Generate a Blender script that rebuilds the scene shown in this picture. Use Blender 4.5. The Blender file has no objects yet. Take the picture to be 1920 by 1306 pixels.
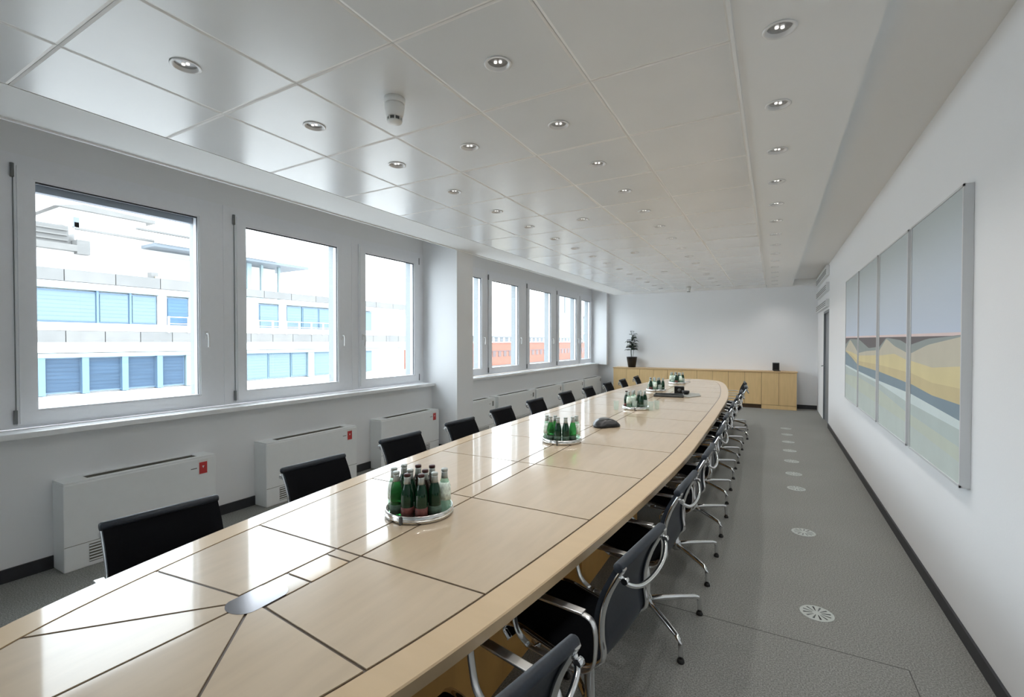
import bpy, bmesh, math, random
from mathutils import Vector, Matrix
random.seed(4)
SC = bpy.context.scene
COL = SC.collection
R = math.radians

# ------------------------------------------------------------------ camera, sky, exposure
cam_d = bpy.data.cameras.new('camera'); cam = bpy.data.objects.new('camera', cam_d); COL.objects.link(cam)
cam_d.sensor_fit = 'HORIZONTAL'; cam_d.sensor_width = 36.0; cam_d.lens = 874.0 / 1920 * 36.0
cam_d.clip_start = 0.02; cam_d.clip_end = 600
cam.location = (0, 0, 1.52)
cam.rotation_euler = (R(90 - 0.85), 0, R(29.3))
SC.camera = cam
world = bpy.data.worlds.new('overcast_sky'); SC.world = world; world.use_nodes = True
bg = world.node_tree.nodes['Background']
bg.inputs[0].default_value = (0.86, 0.93, 1.0, 1); bg.inputs[1].default_value = 1.65
SC.view_settings.view_transform = 'Standard'; SC.view_settings.look = 'None'
SC.view_settings.gamma = 1.0; SC.view_settings.use_curve_mapping = False
SC.view_settings.exposure = 2.38
cy = SC.cycles
cy.max_bounces = 14; cy.diffuse_bounces = 8; cy.glossy_bounces = 5; cy.transmission_bounces = 8; cy.transparent_max_bounces = 12
cy.caustics_reflective = False; cy.caustics_refractive = False
cy.sample_clamp_indirect = 6.0
cy.use_denoising = True

# ------------------------------------------------------------------ materials
def srgb(r, g, b):
    f = lambda c: (c / 255 / 12.92) if c / 255 <= 0.04045 else ((c / 255 + 0.055) / 1.055) ** 2.4
    return (f(r), f(g), f(b), 1)
def mat(name, col, rough=0.6, metal=0.0, noise=0.0, nscale=20.0, bump=0.0, bscale=200.0, spec=0.5, coat=0.0, coat_r=0.05, trans=0.0, ior=1.45, sheen=0.0, stretch=None):
    m = bpy.data.materials.new(name); m.use_nodes = True
    nt = m.node_tree; b = nt.nodes['Principled BSDF']
    b.inputs['Base Color'].default_value = col
    b.inputs['Roughness'].default_value = rough; b.inputs['Metallic'].default_value = metal
    b.inputs['Specular IOR Level'].default_value = spec; b.inputs['IOR'].default_value = ior
    b.inputs['Coat Weight'].default_value = coat; b.inputs['Coat Roughness'].default_value = coat_r
    b.inputs['Transmission Weight'].default_value = trans
    b.inputs['Sheen Weight'].default_value = sheen
    tc = nt.nodes.new('ShaderNodeTexCoord'); mp = nt.nodes.new('ShaderNodeMapping')
    nt.links.new(tc.outputs['Object'], mp.inputs[0])
    if stretch: mp.inputs['Scale'].default_value = stretch
    if noise > 0:
        n = nt.nodes.new('ShaderNodeTexNoise'); n.inputs['Scale'].default_value = nscale; n.inputs['Detail'].default_value = 5
        nt.links.new(mp.outputs[0], n.inputs['Vector'])
        r = nt.nodes.new('ShaderNodeMapRange'); r.inputs['From Min'].default_value = .3; r.inputs['From Max'].default_value = .7
        r.inputs['To Min'].default_value = 1 - noise; r.inputs['To Max'].default_value = 1 + noise
        nt.links.new(n.outputs[0], r.inputs[0])
        mx = nt.nodes.new('ShaderNodeMix'); mx.data_type = 'RGBA'; mx.blend_type = 'MULTIPLY'; mx.inputs[0].default_value = 1
        mx.inputs[6].default_value = col
        nt.links.new(r.outputs[0], mx.inputs[7]); nt.links.new(mx.outputs[2], b.inputs['Base Color'])
    if bump > 0:
        n2 = nt.nodes.new('ShaderNodeTexNoise'); n2.inputs['Scale'].default_value = bscale; n2.inputs['Detail'].default_value = 3
        nt.links.new(mp.outputs[0], n2.inputs['Vector'])
        bp = nt.nodes.new('ShaderNodeBump'); bp.inputs['Strength'].default_value = bump; bp.inputs['Distance'].default_value = .004
        nt.links.new(n2.outputs[0], bp.inputs['Height']); nt.links.new(bp.outputs[0], b.inputs['Normal'])
    return m
M = {}
M['wall'] = mat('wall_paint', (.83, .838, .85, 1), .75, bump=.08, bscale=90)
M['plaster'] = mat('ceiling_plaster', (.85, .852, .845, 1), .8)
M['tile'] = mat('ceiling_metal_panel', (.75, .765, .77, 1), .24, noise=.015, nscale=3, spec=.62)
M['tile_edge_lit'] = mat('ceiling_panel_edge_lit', (.86, .85, .83, 1), .5)  # paler than the panel: light caught by the bevel is put into this colour
M['tilegap'] = mat('ceiling_void', (.70, .70, .69, 1), .8)
M['base'] = mat('baseboard_grey', (.035, .037, .042, 1), .5, noise=.08)
M['frame'] = mat('window_frame_white', (.84, .85, .88, 1), .35, noise=.01)
M['gasket'] = mat('rubber_gasket', (.03, .033, .04, 1), .6)
M['reveal'] = mat('outer_reveal_grey', (.27, .295, .31, 1), .5)
M['tower'] = mat('tower_render', (.195, .20, .205, 1), .8)
M['cabbody'] = mat('sideboard_carcass', (.20, .13, .075, 1), .6)
M['hinge'] = mat('hinge_grey', (.22, .23, .23, 1), .4, metal=.6)
M['handle'] = mat('handle_white', (.8, .8, .8, 1), .25)
M['sill'] = mat('sill_stone', (.90, .905, .91, 1), .22, noise=.04, nscale=12)
M['conv'] = mat('convector_enamel', (.84, .86, .86, 1), .35, noise=.01)
M['convdark'] = mat('convector_grille', (.12, .115, .09, 1), .5)
M['convdark2'] = mat('blind_box_grey', (.30, .33, .38, 1), .5)
M['lamp'] = mat('lamp_glass_white', (.9, .9, .88, 1), .3)
M['lamp'].node_tree.nodes['Principled BSDF'].inputs['Emission Color'].default_value = (1, .97, .92, 1); M['lamp'].node_tree.nodes['Principled BSDF'].inputs['Emission Strength'].default_value = .22
M['reflector'] = mat('lamp_reflector', (.16, .165, .17, 1), .2, metal=1)
M['red'] = mat('sticker_red', (.55, .05, .05, 1), .4)
M['white'] = mat('plastic_white', (.78, .78, .76, 1), .4)
M['veneer'] = mat('maple_veneer', srgb(186, 167, 142), .30, noise=.05, nscale=5, spec=.25, coat=.62, coat_r=.06, stretch=(5, .7, 1))
M['veneer2'] = mat('maple_edge_veneer', srgb(197, 172, 138), .30, noise=.03, nscale=3, spec=.25, coat=.62, coat_r=.06, stretch=(.9, 5, 1))
M['inlay'] = mat('dark_inlay', (.07, .042, .022, 1), .3, coat=.8)
M['capdark'] = mat('cable_port_metal', (.26, .25, .26, 1), .16, metal=.9)
M['wood'] = mat('plinth_wood', srgb(206, 156, 88), .5, noise=.12, nscale=6, stretch=(1, 1, .25))
M['cab'] = mat('sideboard_beech', srgb(216, 184, 134), .45, noise=.05, nscale=7, stretch=(3, 3, .4))
M['cabtop'] = mat('sideboard_top', srgb(206, 172, 128), .3, noise=.05, nscale=7, stretch=(.4, 3, 3))
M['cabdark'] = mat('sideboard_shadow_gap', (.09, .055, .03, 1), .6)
M['chrome'] = mat('polished_aluminium', (.78, .79, .80, 1), .12, metal=1.0)
M['satin'] = mat('satin_aluminium', (.80, .80, .80, 1), .28, metal=1.0)
M['mesh'] = mat('black_mesh_fabric', (.004, .0045, .006, 1), .9, noise=.2, nscale=200, spec=.12)
M['slate'] = mat('slate_back_fabric', (.024, .030, .040, 1), .45, noise=.12, nscale=120, spec=.35)
M['glide'] = mat('black_glide', (.01, .01, .01, 1), .5)
M['black'] = mat('black_plastic', (.006, .006, .007, 1), .35)
M['darkgrey'] = mat('dark_grey_plastic', (.085, .09, .09, 1), .4)
M['silver'] = mat('tray_steel', (.75, .74, .71, 1), .18, metal=1)
M['greenglass'] = mat('green_glass', (.055, .36, .09, 1), .04, trans=.82, ior=1.3)
M['darkgreen'] = mat('dark_green_glass', (.005, .035, .016, 1), .05, trans=.15)
M['brown'] = mat('cola_glass', (.022, .012, .008, 1), .05, trans=.2)
M['paleglass'] = mat('pale_green_glass', (.62, .85, .70, 1), .03, trans=.9, ior=1.3)
M['clear'] = mat('clear_glass', (.92, .96, .95, 1), .02, trans=.95, ior=1.3)
M['capsil'] = mat('cap_silver', (.42, .45, .43, 1), .35, metal=.6)
M['capred'] = mat('cap_dark_red', (.05, .018, .016, 1), .35, metal=.4)
M['lblgreen'] = mat('label_grey_green', (.055, .10, .07, 1), .5, noise=.3, nscale=90)
M['lblred'] = mat('label_red', (.13, .035, .03, 1), .5, noise=.35, nscale=80)
M['lblwhite'] = mat('label_white', (.7, .8, .72, 1), .5, noise=.3, nscale=70)
M['leaf'] = mat('plant_leaf', (.030, .050, .028, 1), .45, noise=.3, nscale=30)
M['pot'] = mat('plant_pot', (.012, .010, .010, 1), .35)
M['soil'] = mat('potting_soil', (.03, .02, .012, 1), .9, noise=.3, nscale=60)
M['paper'] = mat('paper_grey', (.26, .265, .24, 1), .6)
M['doorgrey'] = mat('door_grey', (.20, .22, .24, 1), .4)
M['doorwhite'] = mat('door_white', (.72, .74, .75, 1), .45)
M['outlet'] = mat('floor_outlet_grey', (.42, .45, .43, 1), .5)
M['facade'] = mat('render_white', (.62, .61, .60, 1), .8)
M['stone'] = mat('stone_cladding', (.140, .136, .130, 1), .8, noise=.07, nscale=2)
M['stone2'] = mat('stone_cladding_dark', (.128, .126, .122, 1), .8, noise=.06, nscale=2)
M['fasc'] = mat('fascia_pale_blue', (0.198, 0.259, 0.275, 1), .5)
M['blueframe'] = mat('blue_window_frame', (0.092, 0.151, 0.218, 1), .4)
M['bluedark'] = mat('blue_blind_dark', (0.036, 0.063, 0.101, 1), .45, noise=.12, nscale=3, stretch=(.3, .3, 5), spec=.2)
M['bluelite'] = mat('blue_blind_pale', (.118, .163, .19, 1), .5, noise=.05, nscale=2, stretch=(.3, .3, 5), spec=.2)
M['bluemid'] = mat('blue_shutter', (0.063, 0.113, 0.176, 1), .5, noise=.04, nscale=2, spec=.2)
M['greymetal'] = mat('roof_grey', (.11, .13, .15, 1), .5)
M['orange'] = mat('terracotta_render', (0.225, 0.090, 0.061, 1), .8, noise=.04, nscale=1)
M['winred'] = mat('dark_red_window', (0.072, 0.038, 0.036, 1), .4)
M['wingrey'] = mat('attic_window_grey', (0.072, 0.081, 0.090, 1), .4)
M['tan'] = mat('sand_render', (0.250, 0.220, 0.165, 1), .8)
M['ground'] = mat('street_asphalt', (.30, .30, .30, 1), .9)

def carpet():
    m = bpy.data.materials.new('grey_carpet'); m.use_nodes = True; nt = m.node_tree; b = nt.nodes['Principled BSDF']
    b.inputs['Roughness'].default_value = .95; b.inputs['Specular IOR Level'].default_value = .15
    tc = nt.nodes.new('ShaderNodeTexCoord')
    n = nt.nodes.new('ShaderNodeTexNoise'); n.inputs['Scale'].default_value = 150; n.inputs['Detail'].default_value = 4
    n2 = nt.nodes.new('ShaderNodeTexNoise'); n2.inputs['Scale'].default_value = 1.3; n2.inputs['Detail'].default_value = 2
    cr = nt.nodes.new('ShaderNodeValToRGB')
    cr.color_ramp.elements[0].position = .36; cr.color_ramp.elements[0].color = (.165, .167, .157, 1)
    cr.color_ramp.elements[1].position = .68; cr.color_ramp.elements[1].color = (.35, .35, .33, 1)
    mx = nt.nodes.new('ShaderNodeMix'); mx.data_type = 'RGBA'; mx.blend_type = 'MULTIPLY'; mx.inputs[0].default_value = .18
    nt.links.new(tc.outputs['Object'], n.inputs['Vector']); nt.links.new(tc.outputs['Object'], n2.inputs['Vector'])
    nt.links.new(n.outputs[0], cr.inputs[0]); nt.links.new(cr.outputs[0], mx.inputs[6]); nt.links.new(n2.outputs[0], mx.inputs[7])
    nt.links.new(mx.outputs[2], b.inputs['Base Color'])
    bp = nt.nodes.new('ShaderNodeBump'); bp.inputs['Strength'].default_value = .2; bp.inputs['Distance'].default_value = .003
    nt.links.new(n.outputs[0], bp.inputs['Height']); nt.links.new(bp.outputs[0], b.inputs['Normal'])
    return m
M['carpet'] = carpet()
def pane_mat(name, tint):
    m = bpy.data.materials.new(name); m.use_nodes = True; nt = m.node_tree
    for n in list(nt.nodes): nt.nodes.remove(n)
    o = nt.nodes.new('ShaderNodeOutputMaterial'); t = nt.nodes.new('ShaderNodeBsdfTransparent'); g = nt.nodes.new('ShaderNodeBsdfGlossy')
    t.inputs[0].default_value = tint; g.inputs['Roughness'].default_value = .0
    lw = nt.nodes.new('ShaderNodeLayerWeight'); lw.inputs[0].default_value = .5
    pw = nt.nodes.new('ShaderNodeMath'); pw.operation = 'POWER'; pw.inputs[1].default_value = 5.0
    fr = nt.nodes.new('ShaderNodeMath'); fr.operation = 'MULTIPLY_ADD'; fr.inputs[1].default_value = .85; fr.inputs[2].default_value = .03
    nt.links.new(lw.outputs['Facing'], pw.inputs[0]); nt.links.new(pw.outputs[0], fr.inputs[0])
    ms = nt.nodes.new('ShaderNodeMixShader'); nt.links.new(fr.outputs[0], ms.inputs[0]); nt.links.new(t.outputs[0], ms.inputs[1])
    nt.links.new(g.outputs[0], ms.inputs[2]); nt.links.new(ms.outputs[0], o.inputs[0])
    return m
def thin_glass(name, tint, body, fac):
    m = bpy.data.materials.new(name); m.use_nodes = True; nt = m.node_tree; b = nt.nodes['Principled BSDF']
    b.inputs['Base Color'].default_value = body; b.inputs['Roughness'].default_value = .06
    t = nt.nodes.new('ShaderNodeBsdfTransparent'); t.inputs[0].default_value = tint
    ms = nt.nodes.new('ShaderNodeMixShader'); ms.inputs[0].default_value = fac
    nt.links.new(t.outputs[0], ms.inputs[1]); nt.links.new(b.outputs[0], ms.inputs[2]); nt.links.new(ms.outputs[0], nt.nodes['Material Output'].inputs[0])
    return m
M['paleglass'] = thin_glass('pale_green_glass', (.78, .95, .84, 1), (.45, .62, .52, 1), .38)
M['clear'] = thin_glass('clear_glass', (.95, .98, .97, 1), (.7, .78, .74, 1), .22)
M['pane'] = pane_mat('window_glass', (.96, .98, .98, 1))

# ------------------------------------------------------------------ mesh helpers
class MB:
    def __init__(s): s.v = []; s.f = []; s.m = []; s.mats = []; s.sm = []
    def mi(s, m):
        if m not in s.mats: s.mats.append(m)
        return s.mats.index(m)
    def face(s, idx, m, smooth=False): s.f.append(tuple(idx)); s.m.append(s.mi(m)); s.sm.append(smooth)
    def add(s, vs, fs, m, smooth=False):
        k = len(s.v); s.v += [tuple(v) for v in vs]
        for f in fs: s.face([k + i for i in f], m, smooth)
    def box(s, a, b, m):
        x0, y0, z0 = a; x1, y1, z1 = b
        s.add([(x0,y0,z0),(x1,y0,z0),(x1,y1,z0),(x0,y1,z0),(x0,y0,z1),(x1,y0,z1),(x1,y1,z1),(x0,y1,z1)],
              [(0,3,2,1),(4,5,6,7),(0,1,5,4),(1,2,6,5),(2,3,7,6),(3,0,4,7)], m)
    def bbox(s, a, b, m, c=.004):   # bevelled box
        bm = bmesh.new(); bmesh.ops.create_cube(bm, size=1)
        for v in bm.verts:
            v.co = Vector([(a[i] + b[i]) / 2 + v.co[i] * (b[i] - a[i]) for i in range(3)])
        bmesh.ops.bevel(bm, geom=bm.edges[:], offset=c, segments=2, affect='EDGES', profile=.6)
        s.add([v.co[:] for v in bm.verts], [[v.index for v in f.verts] for f in bm.faces], m)
        bm.free()
    def prism(s, poly, z0, z1, m, ms=None):
        n = len(poly); k = len(s.v)
        s.v += [(x, y, z0) for x, y in poly] + [(x, y, z1) for x, y in poly]
        s.face([k + n + i for i in range(n)], m); s.face([k + i for i in range(n)][::-1], m)
        for i in range(n):
            j = (i + 1) % n; s.face([k + i, k + j, k + n + j, k + n + i], ms or m)
    def lathe(s, prof, m, seg=24, c=(0, 0, 0), smooth=True, axis='z'):
        k = len(s.v)
        for r, z in prof:
            for i in range(seg):
                a = 2 * math.pi * i / seg
                p = (r * math.cos(a), r * math.sin(a), z)
                if axis == 'x': p = (z, r * math.cos(a), r * math.sin(a))
                if axis == 'y': p = (r * math.cos(a), z, r * math.sin(a))
                s.v.append((p[0] + c[0], p[1] + c[1], p[2] + c[2]))
        for j in range(len(prof) - 1):
            for i in range(seg):
                a = k + j * seg + i; b = k + j * seg + (i + 1) % seg
                s.face([a, b, b + seg, a + seg], m, smooth)
        if prof[0][0] > 1e-5: s.face([k + i for i in range(seg)][::-1], m)
        if prof[-1][0] > 1e-5: s.face([k + (len(prof) - 1) * seg + i for i in range(seg)], m)
    def tube(s, pts, r, m, seg=8, flat=1.0, up=(0, 0, 1), smooth=True):
        pts = [Vector(p) for p in pts]; n = len(pts); k = len(s.v)
        rr = r if isinstance(r, (list, tuple)) else [r] * n
        for i, p in enumerate(pts):
            t = (pts[min(i + 1, n - 1)] - pts[max(i - 1, 0)]).normalized()
            u = Vector(up)
            if abs(t.dot(u)) > .95: u = Vector((1, 0, 0)) if abs(t.x) < .9 else Vector((0, 1, 0))
            a = t.cross(u).normalized(); b = a.cross(t).normalized()
            for q in range(seg):
                an = 2 * math.pi * q / seg
                s.v.append(tuple(p + a * math.cos(an) * rr[i] + b * math.sin(an) * rr[i] * flat))
        for i in range(n - 1):
            for q in range(seg):
                x = k + i * seg + q; y = k + i * seg + (q + 1) % seg
                s.face([x, y, y + seg, x + seg], m, smooth)
        s.face([k + q for q in range(seg)][::-1], m); s.face([k + (n - 1) * seg + q for q in range(seg)], m)
    def build(s, name, parent=None, fix=True):
        me = bpy.data.meshes.new(name); me.from_pydata(s.v, [], s.f)
        for m in s.mats: me.materials.append(m)
        for p, mi, sm in zip(me.polygons, s.m, s.sm): p.material_index = mi; p.use_smooth = sm
        if fix:
            bm = bmesh.new(); bm.from_mesh(me); bmesh.ops.recalc_face_normals(bm, faces=bm.faces); bm.to_mesh(me); bm.free()
        me.update()
        o = bpy.data.objects.new(name, me); COL.objects.link(o)
        if parent: o.parent = parent
        return o
def tag(o, label=None, cat=None, group=None, kind=None):
    if label: o['label'] = label
    if cat: o['category'] = cat
    if group: o['group'] = group
    if kind: o['kind'] = kind
    return o
def empty(name, loc=(0, 0, 0), rz=0, **k):
    o = bpy.data.objects.new(name, None); o.location = loc; o.rotation_euler = (0, 0, rz); o.empty_display_size = .1
    COL.objects.link(o); return tag(o, **k)
def copy_tree(o, parent=None):
    c = o.copy(); COL.objects.link(c)
    if parent: c.parent = parent
    for ch in list(o.children): copy_tree(ch, c)
    return c
def boxo(name, a, b, m, parent=None, bev=0):
    k = MB()
    if bev: k.bbox(a, b, m, bev)
    else: k.box(a, b, m)
    return k.build(name, parent)
def spline(pts, n=6):
    P = [Vector(p) for p in pts]; out = []
    for i in range(len(P) - 1):
        p0 = P[max(i - 1, 0)]; p1 = P[i]; p2 = P[i + 1]; p3 = P[min(i + 2, len(P) - 1)]
        for k in range(n):
            t = k / n
            out.append(.5 * ((2 * p1) + (-p0 + p2) * t + (2 * p0 - 5 * p1 + 4 * p2 - p3) * t * t + (-p0 + 3 * p1 - 3 * p2 + p3) * t ** 3))
    out.append(P[-1]); return out
ORD = ['first', 'second', 'third', 'fourth', 'fifth', 'sixth', 'seventh', 'eighth', 'ninth', 'tenth', 'eleventh', 'twelfth', 'thirteenth', 'fourteenth', 'fifteenth', 'sixteenth', 'seventeenth', 'eighteenth']

# ------------------------------------------------------------------ room shell
XW, XL, XP, XR = -4.37, -4.217, -3.775, .855     # window plane, parapet wall, pillar face, right wall
Y0, Y1 = -2.7, 12.4
ZC, ZR = 2.775, 2.91                              # ceiling, right-hand cove
def structure(o): o['kind'] = 'structure'; return o
structure(boxo('floor', (-4.6, Y0 - .2, -.12), (1.05, Y1 + .2, 0), M['carpet']))
fl = bpy.data.objects['floor']; M['seam'] = mat('carpet_joint', (.07, .07, .065, 1), .95)
for a, b_ in (((.556, Y0, 0), (.560, 2.76, .0006)), ((-.60, 2.758, 0), (.556, 2.762, .0006))): boxo('carpet_joint', a, b_, M['seam'], fl)
# window wall: parapet, pillars, lintel
k = MB()
k.box((-4.55, Y0, 0), (XL, Y1, .895), M['wall'])
k.box((-4.55, 5.19, .895), (XP, 5.58, 3.05), M['wall']); k.box((XL, 5.19, 0), (XP, 5.58, .895), M['wall'])
k.box((-4.55, 12.25, .895), (-3.94, Y1, 3.05), M['wall'])
k.box((-4.55, -.32, .895), (XP, .05, 3.05), M['wall']); k.box((XL, -.32, 0), (XP, .05, .895), M['wall'])
k.box((-4.55, Y0, 2.76), (XW, Y1, 3.1), M['wall'])
structure(k.build('wall_left'))
k = MB()
k.box((XR, Y0, 0), (1.05, 9.95, 3.1), M['wall']); k.box((XR, 9.95, 2.10), (1.05, 10.98, 3.1), M['wall']); k.box((XR, 10.98, 0), (1.05, Y1, 3.1), M['wall'])
structure(k.build('wall_right'))
structure(boxo('wall_far', (-4.55, Y1, 0), (1.05, Y1 + .2, 3.1), M['wall']))
k = MB(); k.box((-4.55, Y0 - .2, 0), (1.05, Y0, 3.1), M['wall'])
structure(k.build('wall_near'))
structure(boxo('baseboard_right', (XR - .012, Y0, 0), (XR, 9.93, .075), M['base']))
structure(boxo('baseboard_far', (.47, Y1 - .015, 0), (XR, Y1, .09), M['base']))
structure(boxo('baseboard_left', (XL, Y0, 0), (XL + .014, 5.19, .085), M['base']))
structure(boxo('baseboard_left', (XL, 5.58, 0), (XL + .014, Y1, .085), M['base']))
k = MB(); k.box((XL, 5.176, 0), (XP + .014, 5.19, .085), M['base']); k.box((XP, 5.19, 0), (XP + .014, 5.58, .085), M['base'])
structure(k.build('baseboard_pillar'))

# ceiling: metal panels in a grid, plaster borders, cove along the right wall
ceil = empty('ceiling', kind='structure')
def hole_panel(k, x0, x1, y0, y1, z, c, r, m, ch=0.0, zt=None):
    """rectangle facing down with a round hole; ch = chamfer on the edge"""
    n = 32; inn = []; out = []
    for i in range(n):
        a = 2 * math.pi * (i + .5) / n; dx, dy = math.cos(a), math.sin(a)
        inn.append((c[0] + r * dx, c[1] + r * dy))
        t = min(((x1 - c[0]) / dx if dx > 1e-6 else (x0 - c[0]) / dx if dx < -1e-6 else 1e9),
                ((y1 - c[1]) / dy if dy > 1e-6 else (y0 - c[1]) / dy if dy < -1e-6 else 1e9))
        out.append((c[0] + dx * t, c[1] + dy * t))
    corners = [(x1, y1), (x0, y1), (x0, y0), (x1, y0)]
    # snap nearest outer points to the corners
    for cx, cy_ in corners:
        j = min(range(n), key=lambda i: (out[i][0] - cx) ** 2 + (out[i][1] - cy_) ** 2); out[j] = (cx, cy_)
    b = len(k.v); k.v += [(x, y, z) for x, y in inn] + [(x, y, z) for x, y in out]
    for i in range(n):
        j = (i + 1) % n; k.face([b + i, b + j, b + n + j, b + n + i], m)
    return out
def panel_mesh(hole, w, h, name):
    k = MB(); g = .0008; ch = .012; dz = .0022
    x0, x1, y0, y1 = -w / 2 + g + ch, w / 2 - g - ch, -h / 2 + g + ch, h / 2 - g - ch
    X0, X1, Y0_, Y1_ = x0 - ch, x1 + ch, y0 - ch, y1 + ch
    if hole: hole_panel(k, x0, x1, y0, y1, 0, (0, 0), .050, M['tile'])
    else: k.add([(x0, y0, 0), (x1, y0, 0), (x1, y1, 0), (x0, y1, 0)], [(0, 3, 2, 1)], M['tile'])
    k.add([(x0, y0, 0), (x1, y0, 0), (x1, y1, 0), (x0, y1, 0), (X0, Y0_, dz), (X1, Y0_, dz), (X1, Y1_, dz), (X0, Y1_, dz)],
          [(0, 1, 5, 4), (1, 2, 6, 5), (2, 3, 7, 6), (3, 0, 4, 7)], M['tile_edge_lit'])
    me = k.build(name, fix=False)
    m = me.data; bpy.data.objects.remove(me); return m
PX, PY = .624, .683
XG = [-3.28 + PX * i for i in range(6)]; YG0 = 1.14 - PY / 2
rows = [k for k in range(-5, 17)]
me_plain, me_hole = panel_mesh(False, PX, PY, 'ceiling_panel'), panel_mesh(True, PX, PY, 'ceiling_panel')
lights = []     # (x, y, row name)
for r in rows:
    yc = 1.14 + PY * r
    if yc + PY / 2 > Y1 - .3 or yc - PY / 2 < Y0: continue
    for c in range(5):
        xc = -3.28 + PX * (c + .5)
        has = c == 1 or c == 3 or (c == 2 and r >= 2 and (r - 2) % 3 == 0 and r < 14)
        if has: lights.append((xc, yc, {1: 'window', 3: 'middle', 2: 'sparse'}[c]))
        o = bpy.data.objects.new('ceiling_panel', me_hole if has else me_plain); o.location = (xc, yc, ZC); o.parent = ceil; COL.objects.link(o)
ylo = min(o.location.y for o in ceil.children) - PY / 2; yhi = max(o.location.y for o in ceil.children) + PY / 2
k = MB()
k.box((-3.28, ylo, ZC + .012), (-.16, yhi, ZC + .016), M['tilegap'])
# cut through the void board is not needed where cans are short: board is split around the can rows
k = MB()
xs = sorted(set([-3.28, -.16] + [x + s * .075 for x in (-3.28 + PX * 1.5, -3.28 + PX * 2.5, -3.28 + PX * 3.5) for s in (-1, 1)]))
for i in range(0, len(xs) - 1, 2): k.box((xs[i], ylo, ZC + .012), (xs[i + 1], yhi, ZC + .02), M['tilegap'])
hy = {}
for x, y, _ in lights: hy.setdefault(round(x, 3), []).append(y)
for x, ys in hy.items():
    cur = ylo
    for y in sorted(ys): k.box((x - .075, cur, ZC + .012), (x + .075, y - .075, ZC + .02), M['tilegap']); cur = y + .075
    k.box((x - .075, cur, ZC + .012), (x + .075, yhi, ZC + .02), M['tilegap'])
k.build('backing', ceil)
k = MB()
k.box((XP, Y0, ZC), (-3.28, Y1, ZC + .06), M['plaster'])                       # border by the windows
k.box((XP, Y0, ZC - .012), (XP + .018, Y1, ZC), M['plaster'])                  # shadow lip
k.box((-3.28, yhi, ZC), (-.16, Y1, ZC + .06), M['plaster']); k.box((-3.28, Y0, ZC), (-.16, ylo, ZC + .06), M['plaster'])
k.box((-3.28 - .003, ylo, ZC - .0015), (-3.28 + .003, yhi, ZC), M['plaster']); k.box((-.164, ylo, ZC - .008), (-.15, yhi, ZC), M['plaster'])
yd = [2.86 + PY * i for i in range(-3, 14)]
yd = [y for y in yd if y < 12.0]
cur = Y0
for i, y in enumerate(yd):
    a = y - .2; b = y + .2
    k.add([(-.15, cur, ZC), (.36, cur, ZC), (.36, a, ZC), (-.15, a, ZC)], [(0, 3, 2, 1)], M['plaster'])
    hole_panel(k, -.15, .36, a, b, ZC, (.012, y), .050, M['plaster']); lights.append((.012, y, 'aisle')); cur = b
k.add([(-.15, cur, ZC), (.36, cur, ZC), (.36, Y1, ZC), (-.15, Y1, ZC)], [(0, 3, 2, 1)], M['plaster'])
k.box((.352, Y0, ZC + .0015), (.3605, 12.3, ZR), M['plaster'])
k.box((.36, Y0, ZR), (XR, 12.2, ZR + .05), M['plaster']); k.box((.36, 12.2, ZC), (XR, Y1, ZR + .05), M['plaster'])
k.build('plaster_border', ceil, fix=False)
structure(boxo('ceiling', (-4.6, Y0 - .2, 3.1), (1.05, Y1 + .2, 3.3), M['plaster'])).name = 'ceiling_slab'
bpy.data.objects['ceiling_slab']['label'] = 'concrete slab above the suspended ceiling'

# downlights
LAMP_W = 2.9
def make_downlight():
    t = empty('downlight')
    k = MB(); k.lathe([(.050, .02), (.050, .0), (.060, -.001), (.0625, -.003), (.060, -.005), (.049, -.004), (.046, .010)], M['handle'], 32); k.build('trim_ring', t)
    k = MB(); k.lathe([(.0465, .010), (.045, .025), (.043, .040), (.041, .048)], M['reflector'], 16, smooth=False); k.lathe([(.041, .048), (.001, .052)], M['black'], 16)
    k.build('reflector', t, fix=False)
    k = MB(); k.tube([(-.011, .0, .050), (-.011, .0, .004)], .0075, M['lamp'], 10); k.tube([(.011, .0, .050), (.011, .0, .004)], .0075, M['lamp'], 10); k.build('lamp_tube', t)
    ld = bpy.data.lights.new('lamp', 'SPOT'); ld.energy = LAMP_W; ld.color = (1.0, .98, .95); ld.spot_size = R(125); ld.spot_blend = .75; ld.shadow_soft_size = .035
    lo = bpy.data.objects.new('lamp', ld); COL.objects.link(lo); lo.location = (0, 0, -.004); lo.parent = t
    return t
names = {'window': 'the window-side row', 'middle': 'the row above the table', 'sparse': 'the sparse middle row', 'aisle': 'the plaster strip above the aisle'}
proto = make_downlight(); cnt = {}
dim = [c for c in proto.children if c.type == 'LIGHT'][0].data.copy(); dim.energy = LAMP_W * .35; first = True
for x, y, row in sorted(lights, key=lambda q: (q[2], q[1])):
    if y < .5: continue
    o = proto if first else copy_tree(proto); first = False
    o.location = (x, y, ZC); i = cnt.get(row, 0); cnt[row] = i + 1
    if row == 'aisle': o.rotation_euler.z = .4
    if row == 'window':
        for c in o.children:
            if c.type == 'LIGHT': c.data = dim
    tag(o, 'recessed downlight in %s, %s from the camera' % (names[row], ORD[i]), 'downlight', 'recessed downlights in ' + names[row])

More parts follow.
